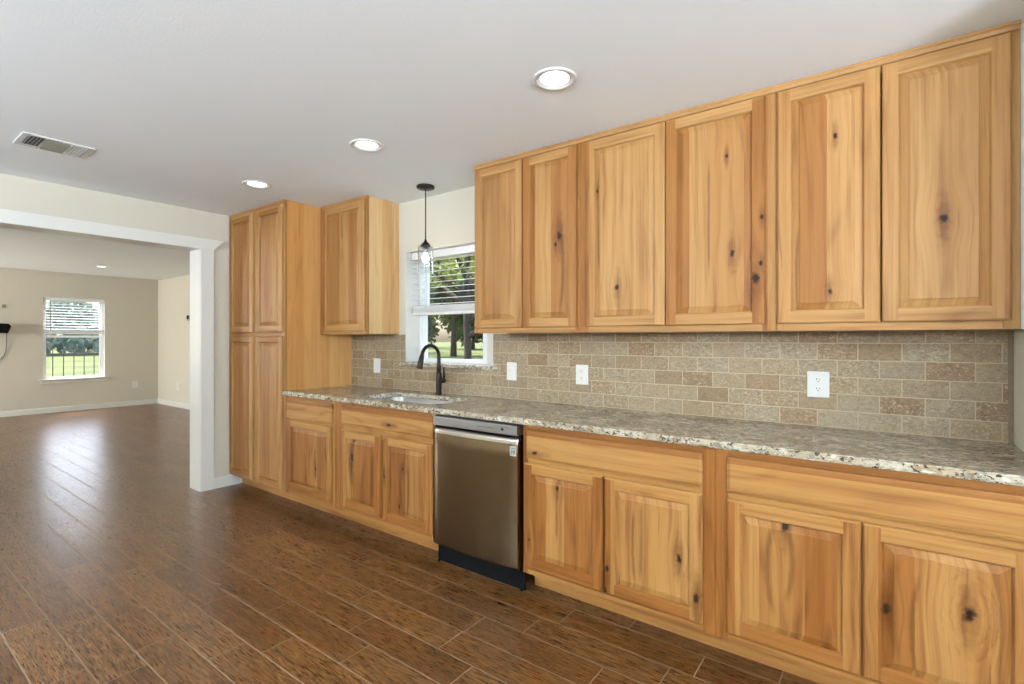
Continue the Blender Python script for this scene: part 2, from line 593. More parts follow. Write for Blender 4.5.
def merge(bm, t, mi=0):
    mp = {}
    for v in t.verts:
        mp[v] = bm.verts.new(v.co)
    for f in t.faces:
        try:
            g = bm.faces.new([mp[v] for v in f.verts])
            g.material_index = mi
            g.smooth = f.smooth
        except ValueError:
            pass
    t.free()


def prism(bm, pts, axis, a, b, mi=0):
    """polygon pts (2D) extruded along axis 0/1/2 from a to b"""
    def mk(p, t):
        q = list(p)
        q.insert(axis, t)
        return bm.verts.new(q)
    A = [mk(p, a) for p in pts]
    B = [mk(p, b) for p in pts]
    n = len(pts)
    fs = [bm.faces.new(A), bm.faces.new(B[::-1])]
    for i in range(n):
        fs.append(bm.faces.new([A[i], B[i], B[(i + 1) % n], A[(i + 1) % n]]))
    for f in fs:
        f.material_index = mi


def lathe(bm, prof, c, axis='z', seg=32, mi=0, smooth=True, cap=True):
    """revolve (r, h) profile about an axis through c"""
    rings = []
    for r, h in prof:
        ring = []
        for k in range(seg):
            a = 2 * PI * k / seg
            p, q = r * math.cos(a), r * math.sin(a)
            d = {'z': (p, q, h), 'y': (p, h, q), 'x': (h, p, q)}[axis]
            ring.append(bm.verts.new((c[0] + d[0], c[1] + d[1], c[2] + d[2])))
        rings.append(ring)
    for a, b in zip(rings, rings[1:]):
        for k in range(seg):
            f = bm.faces.new([a[k], a[(k + 1) % seg], b[(k + 1) % seg], b[k]])
            f.smooth = smooth
            f.material_index = mi
    if cap:
        for ring in (rings[0], rings[-1]):
            if len({tuple(v.co) for v in ring}) > 2:
                f = bm.faces.new(ring)
                f.material_index = mi


def tube(bm, pts, rad, seg=14, mi=0):
    pts = [Vector(p) for p in pts]
    rads = rad if isinstance(rad, (list, tuple)) else [rad] * len(pts)
    rings = []
    up = None
    for i, p in enumerate(pts):
        d = (pts[min(i + 1, len(pts) - 1)] - pts[max(i - 1, 0)]).normalized()
        if up is None:
            up = Vector((1, 0, 0)) if abs(d.x) < 0.9 else Vector((0, 1, 0))
        s = d.cross(up).normalized()
        up = s.cross(d).normalized()
        rings.append([bm.verts.new(p + (s * math.cos(2 * PI * k / seg) + up * math.sin(2 * PI * k / seg)) * rads[i]) for k in range(seg)])
    for a, b in zip(rings, rings[1:]):
        for k in range(seg):
            f = bm.faces.new([a[k], a[(k + 1) % seg], b[(k + 1) % seg], b[k]])
            f.smooth = True
            f.material_index = mi
    for r in (rings[0], rings[-1]):
        f = bm.faces.new(r)
        f.material_index = mi


def base_of(o):
    while o.parent:
        o = o.parent
    return o


WPOS = {}


def obj(name, bm, mats, parent=None, label=None):
    """link a bmesh given in world coordinates as one mesh object"""
    bmesh.ops.recalc_face_normals(bm, faces=list(bm.faces))
    me = bpy.data.meshes.new(name)
    bm.to_mesh(me)
    bm.free()
    for m in (mats if isinstance(mats, (list, tuple)) else [mats]):
        me.materials.append(m)
    # put the origin at the middle of the mesh's base
    co = [v.co for v in me.vertices]
    lo = Vector((min(c.x for c in co), min(c.y for c in co), min(c.z for c in co)))
    hi = Vector((max(c.x for c in co), max(c.y for c in co), max(c.z for c in co)))
    org = Vector(((lo.x + hi.x) / 2, (lo.y + hi.y) / 2, lo.z))
    me.transform(Matrix.Translation(-org))
    o = bpy.data.objects.new(name, me)
    COL.objects.link(o)
    WPOS[o.name] = org
    if parent is not None:
        o.parent = parent
        o.location = org - WPOS[parent.name]
    else:
        o.location = org
    if label:
        o['label'] = label
    return o


def thing(name, loc, label, cat, group=None):
    o = bpy.data.objects.new(name, None)
    COL.objects.link(o)
    o.empty_display_size = 0.1
    o.location = loc
    WPOS[o.name] = Vector(loc)
    return tag(o, label, cat, group)


def tag(o, label, cat, group=None):
    o['label'] = label
    o['category'] = cat
    if group:
        o['group'] = group
    return o


def struct(name, bm, mats, parent=None, label=None):
    o = obj(name, bm, mats, parent)
    if parent is None:
        o['kind'] = 'structure'
        if label:
            o['label'] = label
    return o


# ------------------------------------------------------------------ room shell
B = bmesh.new
bm = B(); box(bm, XF - 0.15, 2.7, -5.7, YR + 0.15, -0.10, 0.0)
struct('floor', bm, M_FLOOR, label='dark brown wood-look tile floor running through both rooms')

bm = B(); box(bm, XL, 2.7, -5.7, 0.21, CEIL, CEIL + 0.25)
struct('ceiling', bm, M_CEIL, label='white textured ceiling over the kitchen')
bm = B(); box(bm, XF - 0.15, XLB, -5.7, YR + 0.15, FCEIL, FCEIL + 0.2)
struct('ceiling_far', bm, M_CEIL, label='white ceiling of the room beyond the opening')

# back wall with its window hole
bm = B()
box(bm, XLB, WX0, BACK, 0.21, 0, CEIL)
box(bm, WX1, 2.7, BACK, 0.21, 0, CEIL)
box(bm, WX0, WX1, BACK, 0.21, 0, WZ0 - 0.032)
box(bm, WX0, WX1, BACK, 0.21, WZ1, CEIL)
struct('wall_back', bm, M_WALL, label='pale kitchen wall behind the cabinets')

# left wall with the wide opening
OY0, OY1, OZ = -3.6, -0.862, 2.105
bm = B()
box(bm, XLB, XL, OY1, BACK, 0, FCEIL + 0.1)
box(bm, XLB, XL, OY0, OY1, OZ, FCEIL + 0.1)
box(bm, XLB, XL, -5.7, OY0, 0, FCEIL + 0.1)
struct('wall_left', bm, M_WALL, label='pale wall with the wide opening to the far room')

bm = B()
# jamb lining and casing boards of the opening
box(bm, XLB - 0.004, XL + 0.004, OY1 - 0.006, OY1 + 0.012, 0, OZ)
box(bm, XLB - 0.004, XL + 0.004, OY0 - 0.012, OY0 + 0.006, 0, OZ)
box(bm, XLB - 0.004, XL + 0.004, OY0, OY1, OZ - 0.004, OZ + 0.012)
for y0, y1 in ((OY1 - 0.003, OY1 + 0.103), (OY0 - 0.103, OY0 + 0.003)):
    rbox(bm, XL, XL + 0.018, y0, y1, 0, OZ - 0.003, 0.003)
    rbox(bm, XLB - 0.018, XLB, y0, y1, 0, OZ - 0.003, 0.003)
prism(bm, [(OY0 - 0.185, OZ + 0.088), (OY0 - 0.10, OZ - 0.003), (OY1 + 0.103, OZ - 0.003), (OY1 + 0.185, OZ + 0.088)], 0, XL, XL + 0.021)
prism(bm, [(OY0 - 0.185, OZ + 0.088), (OY0 - 0.10, OZ - 0.003), (OY1 + 0.103, OZ - 0.003), (OY1 + 0.185, OZ + 0.088)], 0, XLB - 0.021, XLB)
struct('trim_1', bm, M_TRIM, label='white casing around the wide opening')

# return wall at the right end of the counter, then the room widens
bm = B()
box(bm, XR, XR + 0.12, -0.68, BACK, 0, CEIL)
struct('wall_right', bm, M_WALL, label='pale return wall at the right end of the counter')
bm = B()
for z0, z1, y0, y1 in ((0, 1.0, -5.7, 0.0), (2.1, CEIL, -5.7, 0.0), (1.0, 2.1, -5.7, -3.9), (1.0, 2.1, -2.3, 0.0)):
    box(bm, 2.7, 2.85, y0, y1, z0, z1)
struct('wall_side', bm, M_WALL)
bm = B()
xs = [XF - 0.15, -11.5, -9.7, -3.9, -2.1, 0.2, 2.0, 2.85]
for i in range(0, len(xs) - 1):
    if i % 2 == 0:
        box(bm, xs[i], xs[i + 1], -5.85, -5.7, 0, FCEIL)
    else:
        box(bm, xs[i], xs[i + 1], -5.85, -5.7, 0, 1.5 if xs[i] > -5 else 1.0)
        box(bm, xs[i], xs[i + 1], -5.85, -5.7, 2.1, FCEIL)
struct('wall_front', bm, M_WALL)
# far room
bm = B()
for a in ((-5.7, -2.75, 0, FCEIL), (-1.87, FY0, 0, FCEIL), (-2.75, -1.87, 0, FZ0), (-2.75, -1.87, FZ1, FCEIL)):
    box(bm, XF - 0.15, XF, *a)
box(bm, XF - 0.15, XF, FY1, YR + 0.15, 0, FCEIL)
box(bm, XF - 0.15, XF, FY0, FY1, 0, FZ0)
box(bm, XF - 0.15, XF, FY0, FY1, FZ1, FCEIL)
struct('wall_far', bm, M_WALL, label='beige far wall holding the white window')
bm = B(); box(bm, XF, XLB, YR, YR + 0.15, 0, FCEIL)
struct('wall_far_right', bm, M_WALL, label='beige right-hand wall of the far room')
bm = B(); box(bm, XLB - 0.12, XLB, BACK, YR, 0, FCEIL)
struct('wall_far_near', bm, M_WALL)


def baseboard(name, pts, axis, a, b):
    bm = B()
    prism(bm, pts, axis, a, b)
    return struct(name, bm, M_TRIM, label='white baseboard')


bb = lambda s, base: [(base, 0), (base + s * 0.014, 0), (base + s * 0.014, 0.085), (base + s * 0.008, 0.098), (base, 0.098)]
baseboard('baseboard_left', bb(1, XL), 1, OY1 + 0.1045, -0.001)
baseboard('baseboard_far', bb(1, XF), 1, -5.6, YR - 0.001)
baseboard('baseboard_far_right', bb(-1, YR), 0, XF + 0.015, XLB - 0.13)
# (prism along x uses (y, z) pairs, along y uses (x, z) pairs)

# ------------------------------------------------------------------ doors, drawers, cabinets


def sweep(bm, x0, x1, z0, z1, yf, prof, mv, mh):
    """mitred ring of (inset, height) profile round a rectangle in the x-z plane, facing -y"""
    def ring(d, h):
        y = yf - h
        return [bm.verts.new(p) for p in ((x0 + d, y, z0 + d), (x1 - d, y, z0 + d), (x1 - d, y, z1 - d), (x0 + d, y, z1 - d))]
    R = [ring(d, h) for d, h in prof]
    for a, b in zip(R, R[1:]):
        for k in range(4):
            f = bm.faces.new([a[k], a[(k + 1) % 4], b[(k + 1) % 4], b[k]])
            f.material_index = mh if k % 2 == 0 else mv
    return R


def quad(bm, x0, x1, z0, z1, y, mi):
    f = bm.faces.new([bm.verts.new(p) for p in ((x0, y, z0), (x1, y, z0), (x1, y, z1), (x0, y, z1))])
    f.material_index = mi


def door(parent, x0, x1, z0, z1, yf, mats, label=None, w=0.050, flat_panel=False):
    """raised panel door in front of the plane y = yf; mats = (upright, level)"""
    bm = B()
    e = 0.006
    sweep(bm, x0, x1, z0, z1, yf - 0.001, [(0, 0), (0, 0.0125), (0.0015, 0.0155), (e, DT)], 0, 1)
    y = yf - 0.001 - DT
    quad(bm, x0 + e, x0 + w, z0 + e, z1 - e, y, 0)
    quad(bm, x1 - w, x1 - e, z0 + e, z1 - e, y, 0)
    quad(bm, x0 + w, x1 - w, z0 + e, z0 + w, y, 1)
    quad(bm, x0 + w, x1 - w, z1 - w, z1 - e, y, 1)
    sweep(bm, x0 + w, x1 - w, z0 + w, z1 - w, yf - 0.001, [(0, DT), (0.002, DT - 0.001), (0.005, 0.0125), (0.007, 0.008), (0.007, 0)], 0, 1)
    bmesh.ops.remove_doubles(bm, verts=list(bm.verts), dist=0.0002)
    d = obj('door', bm, mats, parent, label)
    bm = B()
    i = w + 0.0065
    R = sweep(bm, x0 + i, x1 - i, z0 + i, z1 - i, yf - 0.001, [(0, 0.0005), (0, 0.0065), (0.005, 0.0075), (0.026, 0.0145), (0.0275, 0.0165), (0.029, 0.017)], 0, 0)
    bm.faces.new(R[-1])
    obj('panel', bm, mats[0], d)
    return d


def drawer(parent, x0, x1, z0, z1, yf, mats, name='drawer_front', label=None):
    bm = B()
    R = sweep(bm, x0, x1, z0, z1, yf - 0.001, [(0, 0), (0, 0.011), (0.002, 0.0135), (0.007, 0.0150), (0.012, 0.0185), (0.014, DT)], 0, 0)
    bm.faces.new(R[-1])
    bm.faces.new(R[0])
    return obj(name, bm, mats[1], parent, label)


def panel_body(bm, x0, x1, yb, yf, z0, z1, t=0.016, top=True):
    """hollow carcass: sides, back, bottom (and top)"""
    box(bm, x0, x0 + t, yf, yb, z0, z1, 0)
    box(bm, x1 - t, x1, yf, yb, z0, z1, 0)
    box(bm, x0 + t, x1 - t, yb - 0.008, yb, z0, z1, 0)
    box(bm, x0 + t, x1 - t, yf, yb - 0.008, z0, z0 + t, 1)
    if top:
        box(bm, x0 + t, x1 - t, yf, yb - 0.008, z1 - t, z1, 1)


def face_frame(parent, x0, x1, z0, z1, yf, mats, left, right, bottom, top, mids=(), rails=()):
    """stiles and rails in front of the carcass; mids are centre stiles (a, b), rails are (z0, z1)"""
    bm = B()
    t = 0.019
    rbox(bm, x0, x0 + left, yf, yf + t, z0, z1, 0.0015, 0, 1)
    rbox(bm, x1 - right, x1, yf, yf + t, z0, z1, 0.0015, 0, 1)
    box(bm, x0 + left, x1 - right, yf + 0.0005, yf + t, z0, z0 + bottom, 1)
    box(bm, x0 + left, x1 - right, yf + 0.0005, yf + t, z1 - top, z1, 1)
    for a, b in rails:
        box(bm, x0 + left, x1 - right, yf + 0.0005, yf + t, a, b, 1)
    for a, b, za, zb in mids:
        box(bm, a, b, yf + 0.0005, yf + t, za, zb, 0)
    return obj('face_frame', bm, mats, parent)


UM = (WV_U, WH_U)
LM = (WV_B, WH_B)
BK = BACK - 0.001


def wall_cabinet(x0, x1, label, doors, left=0.03, right=0.03, mid=None):
    c = thing('wall_cabinet', ((x0 + x1) / 2, BK, ZUB), label, 'cabinet', 'raised panel wall cabinets')
    bm = B()
    panel_body(bm, x0, x1, BK, YU + 0.019, ZUB + (0.006), CEIL - 0.002)
    obj('carcass', bm, UM, c)
    mids = [(mid[0], mid[1], ZUB + 0.0445, CEIL - 0.0565)] if mid else []
    face_frame(c, x0, x1, ZUB, CEIL - 0.002, YU, UM, left, right, 0.045, 0.055, mids)
    # thin scribe moulding along the ceiling
    bm = B()
    prism(bm, [(YU, CEIL - 0.029), (YU - 0.006, CEIL - 0.027), (YU - 0.010, CEIL - 0.014), (YU - 0.016, CEIL - 0.008), (YU - 0.016, CEIL - 0.002), (YU, CEIL - 0.002)],
          0, x0, x1)
    obj('top_moulding', bm, WH_U, c)
    for a, b in doors:
        door(c, a, b, 1.391, 2.398, YU, UM)
    return c


wall_cabinet(-2.117, -1.3475, 'two-door wall cabinet beside the window, dark knot on its right door',
             [(-2.097, -1.7325), (-1.7275, -1.3655)], 0.03, 0.035)
wall_cabinet(-1.3465, -0.3795, 'two-door wall cabinet with dark knots low down, between two other wall cabinets',
             [(-1.307, -0.8695), (-0.8655, -0.4225)], 0.055, 0.055)
wall_cabinet(-0.3785, 0.3845, 'two-door wall cabinet at the right end against the return wall',
             [(-0.372, -0.0105), (-0.0055, 0.360)], 0.03, 0.045)

# the single-door wall cabinet beside the pantry
SX0, SX1 = -3.827, -3.204
c = thing('wall_cabinet', ((SX0 + SX1) / 2, BK, ZUB), 'single-door wall cabinet between the tall pantry and the window', 'cabinet', 'raised panel wall cabinets')
bm = B(); panel_body(bm, SX0, SX1, BK, YU + 0.019, ZUB + 0.004, CEIL - 0.002)
obj('carcass', bm, (WV_P, WH_U), c)
face_frame(c, SX0, SX1, ZUB, CEIL - 0.002, YU, UM, 0.045, 0.03, 0.04, 0.05)
door(c, -3.779, -3.222, 1.385, 2.400, YU, UM)
bm = B(); prism(bm, [(YU, CEIL - 0.018), (YU - 0.005, CEIL - 0.014), (YU - 0.006, CEIL - 0.002), (YU, CEIL - 0.002)], 0, SX0 + 0.006, SX1)
obj('top_moulding', bm, WH_U, c)

# tall pantry
PX0, PX1 = XL + 0.003, -3.8285
c = thing('pantry_cabinet', ((PX0 + PX1) / 2, BK, 0), 'tall floor-to-ceiling pantry cabinet with four raised panel doors', 'cabinet')
bm = B()
panel_body(bm, PX0, PX1, BK, YB + 0.019, 0.11, CEIL - 0.002)
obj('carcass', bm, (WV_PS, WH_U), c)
face_frame(c, PX0, PX1, 0.105, CEIL - 0.002, YB, UM, 0.05, 0.05, 0.04, 0.05, [(-4.32, -4.235, 0.1445, 1.3355), (-4.32, -4.235, 1.3895, CEIL - 0.0515)], [(1.335, 1.39)])
for z0, z1 in ((1.376, 2.395), (0.122, 1.346)):
    door(c, -4.722, -4.312, z0, z1, YB, UM)
    door(c, -4.246, -3.845, z0, z1, YB, UM)
bm = B(); prism(bm, [(YB, CEIL - 0.018), (YB - 0.005, CEIL - 0.014), (YB - 0.006, CEIL - 0.002), (YB, CEIL - 0.002)], 0, PX0, PX1)
obj('top_moulding', bm, WH_U, c)
YT = -0.515
bm = B(); box(bm, XL + 0.016, PX1, YT, YT + 0.015, 0, 0.105)
obj('toe_kick', bm, WH_B, c)


def base_cabinet(x0, x1, label, doors, drawers, left, right, mid=None, toe=None, zd=(0.146, 0.684), zdr=(0.710, 0.851), drname='drawer_front'):
    c = thing('base_cabinet', ((x0 + x1) / 2, BK, 0), label, 'cabinet', 'raised panel base cabinets')
    bm = B()
    panel_body(bm, x0, x1, BK, YB + 0.019, 0.115, ZCB - 0.001, top=False)
    obj('carcass', bm, LM, c)
    mids = [(mid[0], mid[1], 0.157, 0.6655)] if mid else []
    face_frame(c, x0, x1, 0.108, ZCB - 0.001, YB, LM, left, right, 0.05, 0.045, mids, [(0.665, 0.725)])
    for a, b in drawers:
        drawer(c, a, b, zdr[0], zdr[1], YB, LM, drname)
    for a, b in doors:
        door(c, a, b, zd[0], zd[1], YB, LM)
    t0, t1 = toe or (x0, x1)
    bm = B(); box(bm, t0, t1, YT, YT + 0.015, 0, 0.108)
    obj('toe_kick', bm, WH_B, c)
    return c


base_cabinet(-3.8275, -3.1105, 'base cabinet with one door and one drawer, beside the tall pantry', [(-3.765, -3.182)], [(-3.778, -3.182)], 0.06, 0.085,
             zd=(0.150, 0.694), zdr=(0.706, 0.857))
base_cabinet(-3.1095, -2.1555, 'two-door base cabinet under the sink, left of the dishwasher', [(-3.066, -2.646), (-2.613, -2.168)], [(-3.066, -2.166)], 0.045, 0.03,
             (-2.66, -2.60), zd=(0.152, 0.690), zdr=(0.729, 0.860), drname='false_drawer_front')
base_cabinet(-1.5145, -0.5555, 'two-door base cabinet right of the dishwasher, wedge-shaped knot on a door', [(-1.499, -1.0525), (-1.0435, -0.602)], [(-1.487, -0.602)],
             0.03, 0.05, (-1.075, -1.02))
base_cabinet(-0.5545, XR - 0.003, 'two-door base cabinet at the right end, swirling grain on a door', [(-0.507, -0.0655), (-0.0575, 0.372)], [(-0.507, 0.372)],
             0.05, 0.04, (-0.09, -0.033))

# ------------------------------------------------------------------ sink, counter, faucet
HX0, HX1, HY0, HY1 = -3.020, -2.250, -0.530, -0.165


def sink_loop(d, n=10):
    """outline of the bowl, grown outward by d; rounded rectangle with a swollen front"""
    x0, x1, y0, y1 = HX0 - d, HX1 + d, HY0 - d, HY1 + d
    pts = []
    for (cx, cy, r, a0) in ((x1 - 0.11 - d, y0 + 0.11 + d, 0.11 + d, -90), (x1 - 0.08 - d, y1 - 0.08 - d, 0.08 + d, 0), (x0 + 0.08 + d, y1 - 0.08 - d, 0.08 + d, 90), (x0 + 0.11 + d, y0 + 0.11 + d, 0.11 + d, 180)):
        for k in range(n + 1):
            a = math.radians(a0 + 90 * k / n)
            pts.append((cx + r * math.cos(a), cy + r * math.sin(a)))
    # keep the loop from repeating a point
    out = []
    for p in pts:
        if not out or (abs(p[0] - out[-1][0]) + abs(p[1] - out[-1][1])) > 1e-4:
            out.append(p)
    return out


CX0, CX1 = -3.8275, XR - 0.002
bm = B()
outer = [(CX0, YC), (CX1, YC), (CX1, BACK - 0.001), (CX0, BACK - 0.001)]
# the counter's left end overhangs the pantry stile slightly
ov = [bm.verts.new((x, y, ZC)) for x, y in outer]
iv = [bm.verts.new((x, y, ZC)) for x, y in sink_loop(0)]
ed = [bm.edges.new((l[i], l[(i + 1) % len(l)])) for l in (ov, iv) for i in range(len(l))]
bmesh.ops.triangle_fill(bm, edges=ed, use_beauty=True, use_dissolve=False)
ret = bmesh.ops.extrude_face_region(bm, geom=list(bm.faces))
for e in ret['geom']:
    if isinstance(e, bmesh.types.BMVert):
        e.co.z = ZCB
bmesh.ops.recalc_face_normals(bm, faces=list(bm.faces))
front = [e for e in bm.edges if all(abs(v.co.y - YC) < 1e-5 for v in e.verts) and abs(e.verts[0].co.z - e.verts[1].co.z) < 1e-6 and len(e.link_faces) == 2
         and abs(e.calc_face_angle(0)) > 1]
bmesh.ops.bevel(bm, geom=front, offset=0.006, segments=3, affect='EDGES')
o = obj('countertop', bm, M_GRANITE)
tag(o, 'long speckled granite countertop with a sink cut-out, on the base cabinets', 'countertop')

s = thing('kitchen_sink', ((HX0 + HX1) / 2, (HY0 + HY1) / 2, ZC - 0.20), 'stainless steel undermount sink let into the granite counter', 'sink')
bm = B()
rings = []
for d, z in ((0.012, ZCB - 0.001), (0.004, ZCB - 0.001), (0.002, ZCB - 0.004), (-0.004, ZC - 0.17), (-0.016, ZC - 0.188), (-0.045, ZC - 0.197)):
    rings.append([bm.verts.new((x, y, z)) for x, y in sink_loop(d)])
for a, b in zip(rings, rings[1:]):
    n = len(a)
    for k in range(n):
        f = bm.faces.new([a[k], a[(k + 1) % n], b[(k + 1) % n], b[k]])
        f.smooth = True
bm.faces.new(rings[-1])
obj('bowl', bm, M_SINK, s)
bm = B(); lathe(bm, [(0.044, 0.0), (0.042, 0.004), (0.030, 0.003), (0.028, -0.004), (0.0, -0.004)], ((HX0 + HX1) / 2, -0.32, ZC - 0.1965))
obj('drain', bm, M_SINK, s)

FX, FY = -2.665, -0.078
f = thing('kitchen_faucet', (FX, FY, ZC), 'dark bronze gooseneck faucet with a side lever, behind the sink', 'faucet')
bm = B()
lathe(bm, [(0.027, 0), (0.027, 0.006), (0.0215, 0.012), (0.0215, 0.150), (0.019, 0.156), (0.0165, 0.162), (0.0, 0.162)], (FX, FY, ZC + 0.0005))
obj('body', bm, M_BRONZE, f)
bm = B()
R = 0.084
pts = [(FX, FY, ZC + 0.155), (FX, FY, ZC + 0.20), (FX, FY, ZC + 0.28)]
for k in range(1, 15):
    a = PI * k / 15 * 1.02
    pts.append((FX - 0.004 * k / 15, FY - R + R * math.cos(a), ZC + 0.28 + R * math.sin(a)))
rads = [0.0175, 0.0155, 0.0135] + [0.0130] * 14
tube(bm, pts, rads, 16)
obj('spout', bm, M_BRONZE, f)
e0, e1 = Vector(pts[-2]), Vector(pts[-1])
d = (e1 - e0).normalized()
bm = B(); tube(bm, [e1 - d * 0.004, e1 + d * 0.012, e1 + d * 0.035, e1 + d * 0.085, e1 + d * 0.096, e1 + d * 0.098], [0.0145, 0.0165, 0.0185, 0.0225, 0.0215, 0.018], 18)
obj('spray_head', bm, M_BRONZE, f)
bm = B()
lathe(bm, [(0.0, 0), (0.020, 0), (0.020, 0.030), (0.017, 0.038), (0.0, 0.040)], (FX + 0.018, FY, ZC + 0.105), 'x', 20)
tube(bm, [(FX + 0.048, FY, ZC + 0.112), (FX + 0.056, FY - 0.004, ZC + 0.135), (FX + 0.060, FY - 0.010, ZC + 0.185), (FX + 0.061, FY - 0.012, ZC + 0.205)], [0.0105, 0.0085, 0.0075, 0.006], 12)
obj('handle', bm, M_BRONZE, f)

# ------------------------------------------------------------------ backsplash
bm = B()
ZT = ZUB - 0.0012
box(bm, PX1 + 0.001, WX0, 0.0, BACK - 0.0004, ZC + 0.0004, ZT)
box(bm, WX0, WX1, 0.0, BACK - 0.0004, ZC + 0.0004, WZ0 - 0.033)
box(bm, WX1, 0.397, 0.0, BACK - 0.0004, ZC + 0.0004, ZT)
o = obj('tile_backsplash', bm, M_TILE)
tag(o, 'tan travertine subway tile backsplash between counter and wall cabinets', 'backsplash')
bm = B(); rbox(bm, 0.3975, XR - 0.0005, -0.002, BACK - 0.0004, ZC + 0.0004, ZT, 0.001, 0, 1)
struct('trim_2', bm, M_STRIP, label='narrow tan edge strip ending the backsplash')


bm = B(); rbox(bm, 0.3850, XR - 0.0005, YU + 0.012, YU + 0.030, ZUB, CEIL - 0.002, 0.001, 0, 1)
struct('trim_3', bm, M_TRIM, label='white filler strip between the last wall cabinet and the return wall')


# ------------------------------------------------------------------ outlets and switches
def outlet(x, z, label, kind, plane='y', wall=0.0, w=0.088, h=0.122):
    """plate on a wall; plane 'y' faces -y, plane 'x' faces +x"""
    t = thing('wall_outlet' if kind == 'duplex' else 'wall_switch', (x, wall, z) if plane == 'y' else (wall, x, z), label,
              'outlet' if kind == 'duplex' else 'switch', 'white wall plates')

    def tr(b):
        if plane == 'x':
            for v in b.verts:
                u, d, zz = v.co
                v.co = (wall - (d - wall), u, zz)
        return b
    bm = B()
    rbox(bm, x - w / 2, x + w / 2, wall - 0.006, wall - 0.0003, z - h / 2, z + h / 2, 0.0028)
    obj('plate', tr(bm), M_PLATE, t)
    if kind == 'duplex':
        for s in (-1, 1):
            zc = z + s * 0.0215
            bm = B()
            t2 = bmesh.new()
            prism(t2, [(x + 0.0165 * math.cos(2 * PI * k / 20), zc + max(-0.0125, min(0.0125, 0.0165 * math.sin(2 * PI * k / 20)))) for k in range(20)], 1, wall - 0.0085, wall - 0.0058)
            merge(bm, t2)
            r = obj('socket', tr(bm), M_PLATE, t)
            bm = B()
            box(bm, x - 0.0075, x - 0.0050, wall - 0.0090, wall - 0.0083, zc - 0.001, zc + 0.008)
            box(bm, x + 0.0050, x + 0.0072, wall - 0.0090, wall - 0.0083, zc + 0.000, zc + 0.007)
            prism(bm, [(x + 0.0026 * math.cos(2 * PI * k / 10), zc - 0.007 + 0.0028 * math.sin(2 * PI * k / 10)) for k in range(10)], 1, wall - 0.0090, wall - 0.0083)
            obj('slots', tr(bm), M_SLOT, r)
    else:
        bm = B()
        rbox(bm, x - 0.0165, x + 0.0165, wall - 0.010, wall - 0.0055, z - 0.033, z + 0.033, 0.002)
        obj('rocker', tr(bm), M_PLATE, t)
    for s in ((0,) if kind == 'duplex' else (-1, 1)):
        bm = B()
        lathe(bm, [(0.0, -0.0012), (0.0026, -0.001), (0.003, 0.0003)], (x, wall - 0.006, z + s * 0.048), 'y', 10)
        obj('screw', tr(bm), M_RING, t)
    return t


outlet(-3.472, 1.096, 'white switch plate on tile between the tall pantry and the window', 'rocker', w=0.086)
outlet(-2.046, 1.102, 'white switch plate on tile just right of the kitchen window', 'rocker', w=0.082)
outlet(-1.505, 1.102, 'white duplex outlet on tile above the dishwasher end of the counter', 'duplex', w=0.086)
outlet(-0.2485, 1.1095, 'white duplex outlet on tile under the right-end wall cabinet, large in view', 'duplex', w=0.090)
outlet(0.846, 0.416, 'small white outlet low on the far wall right of its window', 'duplex', 'x', XF, 0.10, 0.13)
outlet(-10.975, 0.40, 'small white outlet low on the far room right-hand wall', 'duplex', 'y', YR, 0.10, 0.13)

# ------------------------------------------------------------------ dishwasher
DX0, DX1 = -2.141, -1.516
dw = thing('dishwasher', ((DX0 + DX1) / 2, -0.3, 0), 'stainless steel dishwasher under the counter between two base cabinets', 'dishwasher')
bm = B()
box(bm, -2.1535, -1.5165, -0.585, -0.02, 0.115, 0.868)
obj('tub', bm, M_BLACK, dw)
DF = -0.668
bm = B()
rbox(bm, DX0 + 0.004, DX1 - 0.012, DF + 0.006, -0.586, 0.820, 0.872, 0.003)
cp = obj('control_panel', bm, M_STEELP, dw)
bm = B()
lathe(bm, [(0.0, -0.0012), (0.0052, -0.001), (0.0055, 0.0004)], (-1.624, DF + 0.006, 0.846), 'y', 16)
for v in bm.verts:
    v.co.x = -1.624 + (v.co.x + 1.624) * 1.5
obj('button', bm, M_BLACK, cp)
bm = B()
box(bm, -1.80, -1.685, DF + 0.0054, DF + 0.0062, 0.8445, 0.8470)
obj('touch_strip', bm, M_VENTDARK, cp)
# door: gently bowed sheet, curling back at the pocket handle
bm = B()
NX = 24
prof = [(0.120, 0.052), (0.120, 0.012), (0.126, 0.004), (0.140, 0.0015), (0.30, 0.0), (0.50, 0.0), (0.70, 0.0), (0.760, 0.001), (0.775, 0.0045), (0.788, 0.004), (0.800, 0.007), (0.808, 0.018), (0.808, 0.052)]
g = []
for i in range(NX + 1):
    t = i / NX
    x = DX0 + 0.002 + (DX1 - 0.010 - DX0 - 0.002) * t
    bow = 0.010 * (1 - (2 * t - 1) ** 2)
    edge_r = 0.004 if i in (0, NX) else 0.0
    g.append([bm.verts.new((x, min(DF + 0.005 - bow * (1 if dy < 0.04 else 0) + dy + edge_r, -0.59), z)) for z, dy in prof])
for a, b in zip(g, g[1:]):
    for k in range(len(prof) - 1):
        fc = bm.faces.new([a[k], b[k], b[k + 1], a[k + 1]])
        fc.smooth = True
        fc.material_index = 1 if prof[k][0] >= 0.774 else 0
for side in (g[0], g[-1]):
    fc = bm.faces.new(side)
for a, b in zip(g, g[1:]):
    bm.faces.new([a[0], a[-1], b[-1], b[0]])
dd = obj('door', bm, (M_STEEL, M_STEELB), dw)
bm = B(); box(bm, DX0 + 0.006, DX1 - 0.014, -0.640, -0.590, 0.8085, 0.8195)
obj('pocket_handle', bm, M_BLACK, dw)
BX, BZ, BY = -1.552, 0.741, DF + 0.0025
bm = B(); rbox(bm, BX - 0.018, BX + 0.018, BY - 0.0012, BY + 0.0045, BZ - 0.025, BZ + 0.025, 0.0005)
